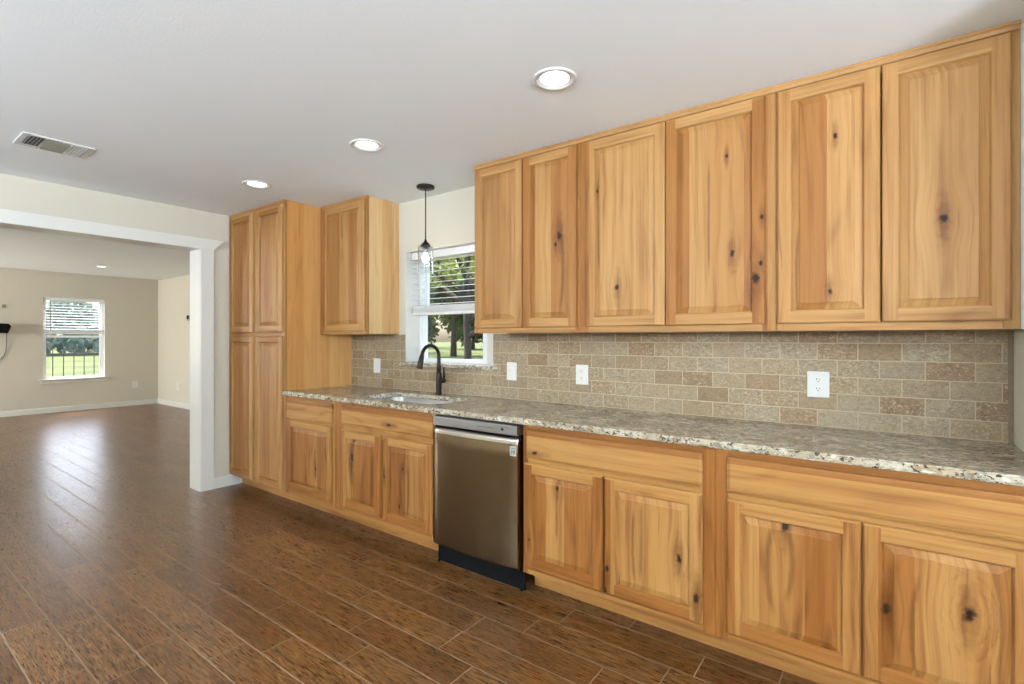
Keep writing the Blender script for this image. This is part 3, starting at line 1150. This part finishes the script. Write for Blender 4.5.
bd = obj('badge', bm, M_BADGE, dd, 'small pale sticker reading 10 on the door corner')


def text(name, body, size, loc, mat, parent, extrude=0.0003):
    cu = bpy.data.curves.new(name, 'FONT')
    cu.body = body
    cu.size = size
    cu.align_x = 'CENTER'
    cu.align_y = 'CENTER'
    cu.extrude = extrude
    t = bpy.data.objects.new(name, cu)
    me = bpy.data.meshes.new_from_object(t)
    bpy.data.objects.remove(t)
    me.name = name
    me.materials.clear()
    me.materials.append(mat)
    o = bpy.data.objects.new(name, me)
    COL.objects.link(o)
    o.parent = parent
    o.location = Vector(loc) - WPOS[parent.name]
    o.rotation_euler = (PI / 2, 0, 0)
    return o


text('numeral', '10', 0.030, (BX, BY - 0.0014, BZ - 0.007), M_BLACK, bd)
bm = B()
box(bm, BX - 0.014, BX + 0.014, BY - 0.0016, BY - 0.0010, BZ + 0.0135, BZ + 0.0165)
obj('caption_line', bm, M_VENTDARK, bd)
bm = B(); box(bm, -2.150, -1.5175, -0.604, -0.594, 0.0, 0.1145)
obj('toe_panel', bm, M_BLACK, dw)
for x in (-2.135, -1.532):
    bm = B()
    lathe(bm, [(0.008, 0), (0.008, 0.008), (0.004, 0.010), (0.004, 0.110)], (x, -0.613, 0.0), 'z', 14)
    obj('foot', bm, M_BLACK, dw)

# ------------------------------------------------------------------ kitchen window
w1 = bpy.data.objects.new('window_1', None)
COL.objects.link(w1)
w1.location = ((WX0 + WX1) / 2, 0.15, WZ0)
WPOS['window_1'] = Vector(w1.location)
w1['kind'] = 'structure'
w1['label'] = 'white kitchen window over the sink'


def window_parts(par, frame, a0, a1, z0, z1, mid, d0, T):
    """vinyl frame, two sashes and panes; T maps (along, depth, z) to world"""
    def tb(bm, *a):
        n = len(bm.verts)
        box(bm, *a)
        bm.verts.ensure_lookup_table()
        for v in bm.verts[n:]:
            v.co = T(*v.co)
    fw = frame
    bm = B()
    tb(bm, a0, a0 + fw, d0, d0 + 0.07, z0, z1)
    tb(bm, a1 - fw, a1, d0, d0 + 0.07, z0, z1)
    fb = fw * 0.45
    tb(bm, a0 + fw, a1 - fw, d0, d0 + 0.07, z0, z0 + fb)
    tb(bm, a0 + fw, a1 - fw, d0, d0 + 0.07, z1 - fw, z1)
    obj('window_frame', bm, M_VINYL, par)
    for lo, hi, dd in ((z0 + fb, mid + 0.02, d0 + 0.012), (mid - 0.02, z1 - fw, d0 + 0.040)):
        sw = 0.028
        bm = B()
        tb(bm, a0 + fw, a0 + fw + sw, dd, dd + 0.025, lo, hi)
        tb(bm, a1 - fw - sw, a1 - fw, dd, dd + 0.025, lo, hi)
        tb(bm, a0 + fw + sw, a1 - fw - sw, dd, dd + 0.025, lo, lo + sw * 0.7)
        tb(bm, a0 + fw + sw, a1 - fw - sw, dd, dd + 0.025, hi - sw, hi)
        sh = obj('sash', bm, M_VINYL, par)
        bm = B()
        tb(bm, a0 + fw + sw - 0.004, a1 - fw - sw + 0.004, dd + 0.011, dd + 0.014, lo + sw * 0.7 - 0.004, hi - sw + 0.004)
        obj('pane', bm, M_PANE, sh)


window_parts(w1, 0.022, WX0 + 0.030, -2.375, WZ0 + 0.001, WZ1 - 0.001, 1.555, 0.135, lambda a, d, z: (a, d, z))
# white lining of the recess
bm = B()
box(bm, WX0, WX0 + 0.004, BACK, 0.135, WZ0 + 0.001, WZ1)
box(bm, WX0, WX0 + 0.0295, 0.135, 0.200, WZ0 + 0.001, WZ1)
box(bm, -2.3745, WX1, 0.135, 0.200, WZ0 + 0.001, WZ1)
box(bm, WX1 - 0.004, WX1, BACK, 0.135, WZ0 + 0.001, WZ1)
box(bm, WX0 + 0.004, WX1 - 0.004, BACK, 0.135, WZ1 - 0.004, WZ1)
obj('recess_lining', bm, M_TRIM, w1)
bm = B(); rbox(bm, WX0 - 0.042, WX1 + 0.042, -0.030, -0.0005, WZ0 - 0.030, WZ0 - 0.0005, 0.005)
rbox(bm, WX0 + 0.001, WX1 - 0.001, -0.002, 0.150, WZ0 - 0.030, WZ0 - 0.0005, 0.001)
o = obj('window_sill', bm, M_GRANITE, w1, 'speckled granite window sill')


def blind(label, a0, a1, ztop, zbot, d0, T, n, wand, sl=0.05, tilt=18):
    """horizontal blind pulled half way up"""
    c = thing('window_blind', T((a0 + a1) / 2, d0, zbot), label, 'blind', 'half-raised window blinds')

    def mp(bm):
        for v in bm.verts:
            v.co = T(*v.co)
        return bm
    bm = B(); rbox(bm, a0, a1, d0 - 0.030, d0 + 0.030, ztop - 0.058, ztop, 0.003)
    obj('headrail', mp(bm), M_BLIND, c)
    zs0 = zbot + 0.085
    bm = B()
    ta = math.radians(tilt)
    for k in range(n):
        z = zs0 + (ztop - 0.075 - zs0) * k / (n - 1)
        h, dp = sl / 2 * math.sin(ta), sl / 2 * math.cos(ta)
        nv = []
        for s, zz in ((-1, -h), (0, 0.002), (1, h)):
            nv.append([bm.verts.new((a, d0 + s * dp, z + zz + e)) for a, e in ((a0 + 0.006, 0), (a1 - 0.006, 0), (a1 - 0.006, 0.0024), (a0 + 0.006, 0.0024))])
        for p, q in zip(nv, nv[1:]):
            for i in range(4):
                bm.faces.new([p[i], p[(i + 1) % 4], q[(i + 1) % 4], q[i]])
        bm.faces.new(nv[0]); bm.faces.new(nv[-1])
    obj('slats', mp(bm), M_BLIND, c)
    bm = B()
    for k in range(12):
        z = zbot + 0.024 + k * 0.0042
        box(bm, a0 + 0.006, a1 - 0.006, d0 - sl / 2, d0 + sl / 2, z, z + 0.0030)
    obj('slat_stack', mp(bm), M_BLIND, c)
    bm = B(); rbox(bm, a0 + 0.004, a1 - 0.004, d0 - sl / 2, d0 + sl / 2, zbot, zbot + 0.022, 0.003)
    obj('bottom_rail', mp(bm), M_BLIND, c)
    for fr in (0.14, 0.86):
        bm = B()
        a = a0 + (a1 - a0) * fr
        for s in (-1, 1):
            box(bm, a - 0.001, a + 0.001, d0 + s * sl / 2 - 0.001, d0 + s * sl / 2 + 0.001, zbot + 0.01, ztop - 0.05)
        obj('ladder_cord', mp(bm), M_BLIND, c)
    if wand:
        bm = B()
        tube(bm, [(wand, d0 - 0.040, ztop - 0.05), (wand, d0 - 0.042, ztop - 0.60)], 0.005, 8)
        obj('tilt_wand', mp(bm), M_VENTDARK if wand < 0 and abs(wand) < 1 else M_BLIND, c)
    return c


blind('white half-raised blind in the kitchen window over the sink', WX0 + 0.012, WX1 - 0.012, WZ1 - 0.006, 1.515, 0.092, lambda a, d, z: (a, d, z), 9, None, tilt=8)

# ------------------------------------------------------------------ far window
w2 = bpy.data.objects.new('window_2', None)
COL.objects.link(w2)
w2.location = (XF, (FY0 + FY1) / 2, FZ0)
WPOS['window_2'] = Vector(w2.location)
w2['kind'] = 'structure'
w2['label'] = 'white window in the far wall'
TF = lambda a, d, z: (XF - d, a, z)
window_parts(w2, 0.030, FY0 + 0.001, FY1 - 0.001, FZ0 + 0.001, FZ1 - 0.001, 1.36, 0.075, TF)
bm = B()
box(bm, XF - 0.075, XF, FY1 - 0.004, FY1, FZ0 + 0.001, FZ1)
box(bm, XF - 0.075, XF, FY0, FY0 + 0.004, FZ0 + 0.001, FZ1)
box(bm, XF - 0.075, XF, FY0 + 0.004, FY1 - 0.004, FZ1 - 0.004, FZ1)
obj('recess_lining', bm, M_TRIM, w2)
bm = B()
rbox(bm, XF - 0.074, XF + 0.045, FY0 - 0.001 + 0.002, FY1 - 0.001, FZ0 - 0.0, FZ0 + 0.0015, 0.0005)
rbox(bm, XF + 0.0005, XF + 0.050, FY0 - 0.06, FY1 + 0.06, FZ0 - 0.022, FZ0 + 0.002, 0.004)
prism(bm, [(FY0 - 0.045, FZ0 - 0.022), (FY0 - 0.02, FZ0 - 0.075), (FY1 + 0.02, FZ0 - 0.075), (FY1 + 0.045, FZ0 - 0.022)], 0, XF + 0.0005, XF + 0.020)
obj('window_sill', bm, M_TRIM, w2)
blind('white half-raised blind in the far room window', FY0 + 0.010, FY1 - 0.010, FZ1 - 0.006, 1.405, 0.040, TF, 11, -0.42, tilt=12)

w3 = bpy.data.objects.new('window_3', None)  # unseen window added to widen the glare on the floor
COL.objects.link(w3)
w3.location = (XF, -2.31, FZ0)
WPOS['window_3'] = Vector(w3.location)
w3['kind'] = 'structure'
window_parts(w3, 0.030, -2.749, -1.871, FZ0 + 0.001, FZ1 - 0.001, 1.36, 0.075, TF)

# ------------------------------------------------------------------ ceiling lights


def can(x, y, label, z=CEIL, r=0.094, power=CAN_POWER):
    t = thing('recessed_light', (x, y, z), label, 'ceiling light', 'round recessed ceiling lights')
    bm = B()
    lathe(bm, [(r, 0.0), (r, -0.004), (r - 0.006, -0.0075), (r * 0.80, -0.006), (r * 0.70, 0.006), (r * 0.655, 0.0155)], (x, y, z - 0.0003), 'z', 48, cap=False)
    obj('trim_ring', bm, M_RING, t)
    bm = B()
    lathe(bm, [(0.0, -0.0035), (r * 0.40, -0.003), (r * 0.66, 0.0)], (x, y, z - 0.0006), 'z', 40)
    obj('lens', bm, M_LENS, t)
    d = bpy.data.lights.new('lamp', 'SPOT')
    d.energy = power * 10
    d.color = CAN_COLOR
    d.spot_size = math.radians(150)
    d.spot_blend = 0.8
    d.shadow_soft_size = 0.05
    o = bpy.data.objects.new('lamp', d)
    COL.objects.link(o)
    o.parent = t
    o.location = (0, 0, -0.060)
    return t


can(-1.128, -0.940, 'largest round recessed light, in the ceiling before the right-hand wall cabinets')
can(-2.381, -0.947, 'round recessed light in the ceiling in front of the pendant')
can(-3.619, -0.951, 'round recessed light in the ceiling in front of the tall pantry')
can(-10.45, -0.08, 'small round recessed light in the far room ceiling', FCEIL)

# pendant
PXc, PYc = -2.677, -0.202
p = thing('pendant_lamp', (PXc, PYc, CEIL), 'small clear glass pendant with bronze canopy hanging before the kitchen window', 'pendant lamp')
bm = B(); lathe(bm, [(0.0, 0.0), (0.064, 0.0), (0.066, -0.006), (0.064, -0.016), (0.055, -0.021), (0.012, -0.024), (0.0, -0.030)], (PXc, PYc, CEIL - 0.0004), 'z', 36)
obj('canopy', bm, M_BRONZE, p)
ZP = 2.000
bm = B(); lathe(bm, [(0.0042, 0.0), (0.0042, CEIL - 0.022 - ZP - 0.03)], (PXc, PYc, ZP + 0.03), 'z', 10)
obj('rod', bm, M_BRONZE, p)
bm = B(); lathe(bm, [(0.0, 0.048), (0.007, 0.046), (0.012, 0.030), (0.030, 0.012), (0.036, 0.002), (0.036, -0.008), (0.0, -0.008)], (PXc, PYc, ZP), 'z', 28)
obj('cap', bm, M_BRONZE, p)
bm = B(); lathe(bm, [(0.020, -0.008), (0.020, -0.050), (0.016, -0.054), (0.0, -0.054)], (PXc, PYc, ZP), 'z', 20)
obj('socket', bm, M_STEELP, p)
bm = B(); lathe(bm, [(0.030, 0.0), (0.050, -0.004), (0.055, -0.014), (0.055, -0.205)], (PXc, PYc, ZP), 'z', 40, cap=False)
obj('glass_shade', bm, M_SHADE, p)
bm = B(); lathe(bm, [(0.0, -0.125), (0.012, -0.122), (0.021, -0.112), (0.025, -0.098), (0.023, -0.082), (0.014, -0.066), (0.013, -0.054)], (PXc, PYc, ZP), 'z', 24)
obj('bulb', bm, M_BULB, p)
d = bpy.data.lights.new('lamp', 'POINT')
d.energy = 3.0
d.color = (1.0, 0.78, 0.50)
d.shadow_soft_size = 0.028
lo = bpy.data.objects.new('lamp', d)
COL.objects.link(lo)
lo.parent = p
lo.location = (0, 0, ZP - 0.098 - CEIL)

# ------------------------------------------------------------------ ceiling vent
VX0, VX1, VY0, VY1 = -3.945, -3.700, -2.158, -1.852
v = thing('ceiling_vent', ((VX0 + VX1) / 2, (VY0 + VY1) / 2, CEIL), 'white louvred air vent in the kitchen ceiling near the opening', 'vent')
bm = B(); box(bm, VX0 + 0.03, VX1 - 0.03, VY0 + 0.03, VY1 - 0.03, CEIL - 0.0022, CEIL - 0.0004)
obj('duct', bm, M_VENTDARK, v)
bm = B()
fr = 0.022
for a in ((VX0, VX1, VY0, VY0 + fr), (VX0, VX1, VY1 - fr, VY1), (VX0, VX0 + fr, VY0 + fr, VY1 - fr), (VX1 - fr, VX1, VY0 + fr, VY1 - fr)):
    box(bm, *a, CEIL - 0.006, CEIL - 0.0004)
obj('frame', bm, M_RING, v)
bm = B()
ya, yb = VY0 + fr, VY1 - fr


def slat(bm, c0, c1, p, w, axis, tilt, z):
    """louvre blade leaning about its long axis"""
    h, q = w * math.sin(tilt), w * math.cos(tilt)
    a, b = (p - q / 2, z - h / 2), (p + q / 2, z + h / 2)
    pts = [(a[0], a[1]), (b[0], b[1]), (b[0], b[1] + 0.0015), (a[0], a[1] + 0.0015)]
    prism(bm, pts, axis, c0, c1)


L3 = (yb - ya)
for k in range(5):
    slat(bm, VX0 + fr, VX1 - fr, ya + 0.012 + k * 0.0150, 0.0095, 0, math.radians(50), CEIL - 0.0065)
    slat(bm, VX0 + fr, VX1 - fr, yb - 0.012 - k * 0.0150, 0.0095, 0, math.radians(-25), CEIL - 0.0065)
for y in (ya + 0.078, yb - 0.078):
    box(bm, VX0 + fr, VX1 - fr, y - 0.003, y + 0.003, CEIL - 0.008, CEIL - 0.003)
obj('end_louvres', bm, M_RING, v)
bm = B()
for k in range(8):
    slat(bm, ya + 0.082, yb - 0.082, VX0 + fr + 0.016 + k * 0.0240, 0.015, 1, math.radians(45), CEIL - 0.0085)
obj('middle_louvres', bm, M_GREYSLAT, v)

# ------------------------------------------------------------------ far wall fittings
t = thing('thermostat', (-10.43, YR, 1.66), 'small dark thermostat on the far room right-hand wall', 'thermostat')
bm = B(); rbox(bm, -10.53, -10.41, YR - 0.022, YR - 0.0005, 1.655, 1.765, 0.004)
obj('case', bm, M_STEELP, t)
bm = B(); rbox(bm, -10.515, -10.425, YR - 0.024, YR - 0.0215, 1.69, 1.75, 0.001)
obj('screen', bm, M_BLACK, t)
t = thing('wall_speaker', (XF, -1.15, 1.41), 'black box on a wall bracket beside the far window, cable dangling', 'wall device')
bm = B()
prism(bm, [(-1.40, 1.585), (-0.975, 1.575), (-0.945, 1.53), (-0.955, 1.50), (-0.985, 1.415), (-1.40, 1.425)], 0, XF + 0.05, XF + 0.17)
obj('case', bm, M_BLACK, t)
bm = B()
rbox(bm, XF + 0.0005, XF + 0.055, -1.15, -1.02, 1.45, 1.56, 0.003)
obj('bracket', bm, M_STEELP, t)
bm = B()
tube(bm, [(XF + 0.06, -0.985, 1.42), (XF + 0.03, -0.98, 1.30), (XF + 0.012, -0.985, 1.12), (XF + 0.010, -1.01, 1.03), (XF + 0.010, -1.06, 0.97), (XF + 0.010, -1.20, 0.90), (XF + 0.010, -1.35, 0.86)], 0.006, 8)
obj('cable', bm, M_VENTDARK, t)
t = tag(obj('wall_plug', (lambda b: (rbox(b, XF + 0.0005, XF + 0.012, -1.035, -0.985, 1.84, 1.90, 0.003), b)[1])(B()), M_GREYSLAT), 'tiny grey wall plug above the black box on the far wall', 'plug')

# ------------------------------------------------------------------ outdoors
GZ = -0.30
bm = B()
for x0, x1, y0, y1 in ((-160, XF - 0.16, -90, 160), (XF - 0.16, 90, YR + 0.16, 160), (XLB, 90, 0.22, YR + 0.16)):
    box(bm, x0, x1, y0, y1, GZ - 0.1, GZ)
struct('lawn', bm, M_GRASS, label='sunlit lawn outside the windows')


def tree(x, y, h, r, leaf, label, n=2600, size=0.30, crown0=0.22, group='trees on the lawn', squash=0.8):
    t = thing('tree', (x, y, GZ), label, 'tree', group)
    rr = random.Random(int(x * 31 + y * 17))
    bm = B()
    tube(bm, [(x, y, GZ), (x + 0.05, y, GZ + h * 0.15), (x - 0.06, y + 0.05, GZ + h * 0.40), (x, y, GZ + h * 0.7)], [h * 0.024, h * 0.019, h * 0.015, h * 0.010], 10)
    for k in range(6):
        a = k * 1.05 + rr.random()
        z0 = GZ + h * (0.25 + 0.07 * k)
        tube(bm, [(x, y, z0), (x + r * 0.4 * math.cos(a), y + r * 0.4 * math.sin(a), z0 + h * 0.10), (x + r * 0.75 * math.cos(a), y + r * 0.75 * math.sin(a), z0 + h * 0.17)], [h * 0.014, h * 0.009, h * 0.004], 6)
    obj('trunk', bm, M_BARK, t)
    bm = B()
    clumps = []
    zc = GZ + h * (crown0 + (1 - crown0) / 2)
    hz = h * (1 - crown0) / 2
    for _ in range(26):
        while True:
            p = Vector((rr.uniform(-1, 1), rr.uniform(-1, 1), rr.uniform(-1, 1)))
            if 0.35 < p.length < 1:
                break
        clumps.append((Vector((x + p.x * r * 0.8, y + p.y * r * 0.8, zc + p.z * hz * 0.85)), r * rr.uniform(0.22, 0.42)))
    for i in range(n):
        c, cr = clumps[i % len(clumps)]
        p = Vector((rr.gauss(0, 1), rr.gauss(0, 1), rr.gauss(0, squash))).normalized() * cr * rr.uniform(0.55, 1.1)
        q = c + p
        a = Vector((rr.gauss(0, 1), rr.gauss(0, 1), rr.gauss(0, 1))).normalized()
        b = a.orthogonal().normalized()
        s = size * rr.uniform(0.6, 1.3)
        u, w = a * s, b * s * 0.55
        bm.faces.new([bm.verts.new(q + e) for e in (-u, w * 0.9, u, -w * 0.9)])
    obj('crown', bm, leaf, t)
    return t


# seen through the kitchen window
tree(-31.5, 31.0, 13, 4.6, M_LEAF, 'large dark green tree centred in the kitchen window', 5200, 0.34, 0.17)
tree(-44.0, 35.0, 12, 4.8, M_LEAF, 'dark tree behind the glass at the left of the kitchen window', 4200, 0.36, 0.13)
tree(-21.0, 38.0, 12, 4.8, M_LEAF, 'dark tree behind the kitchen window, nearest the wall cabinet', 4200, 0.36, 0.13)
tree(-49.0, 54.0, 12, 6.4, M_LEAF, 'farthest dark tree behind the trunk in the kitchen window', 4200, 0.50, 0.04)
tree(-65.0, 57.0, 12, 6.4, M_LEAF, 'far dark tree at the left edge of the kitchen window', 4200, 0.50, 0.04)
tree(-33.5, 56.0, 12, 6.4, M_LEAF, 'far dark tree between the trunk and the wall cabinet', 4200, 0.50, 0.04)
tree(-10.6, 9.2, 6.6, 2.6, M_LEAF2, 'bright green leafy tree filling the top of the kitchen window', 3600, 0.10, 0.48)
# seen through the far window
tree(-75.0, 3.0, 5.2, 6.5, M_LEAF3, 'hazy grey-green tree in the middle of the far window', 2200, 0.42, 0.03)
tree(-80.0, -12.0, 5.6, 7.0, M_LEAF3, 'hazy grey-green tree at the left of the far window', 2200, 0.42, 0.03)
tree(-66.0, 13.5, 5.0, 6.0, M_LEAF3, 'hazy grey-green tree at the right of the far window', 2200, 0.42, 0.03)

fence = thing('yard_fence', (-15.9, 0, GZ), 'dark metal yard fence with upright bars outside the far window', 'fence')
bm = B()
box(bm, -15.93, -15.87, -4.0, 4.5, 0.90, 0.97)
obj('top_rail', bm, M_FENCE, fence)
bm = B()
box(bm, -15.92, -15.88, -4.0, 4.5, -0.15, -0.11)
obj('bottom_rail', bm, M_FENCE, fence)
for k in range(43):
    yy = -3.9 + k * 0.195
    bm = B(); box(bm, -15.908, -15.892, yy, yy + 0.016, GZ, 1.22)
    obj('fence_bar', bm, M_FENCE, fence)
shed = thing('carport', (-34, -5.2, GZ), 'small open carport with a flat grey-green roof, seen through the far window', 'carport')
bm = B(); prism(bm, [(-7.4, 1.25), (-7.2, 1.42), (-3.2, 1.36), (-3.1, 1.22)], 0, -36.0, -32.5)
obj('roof', bm, M_SHED, shed)
for y in (-7.1, -3.6):
    bm = B(); box(bm, -33.1, -32.9, y, y + 0.14, GZ, 1.24)
    obj('post', bm, M_FENCE, shed)
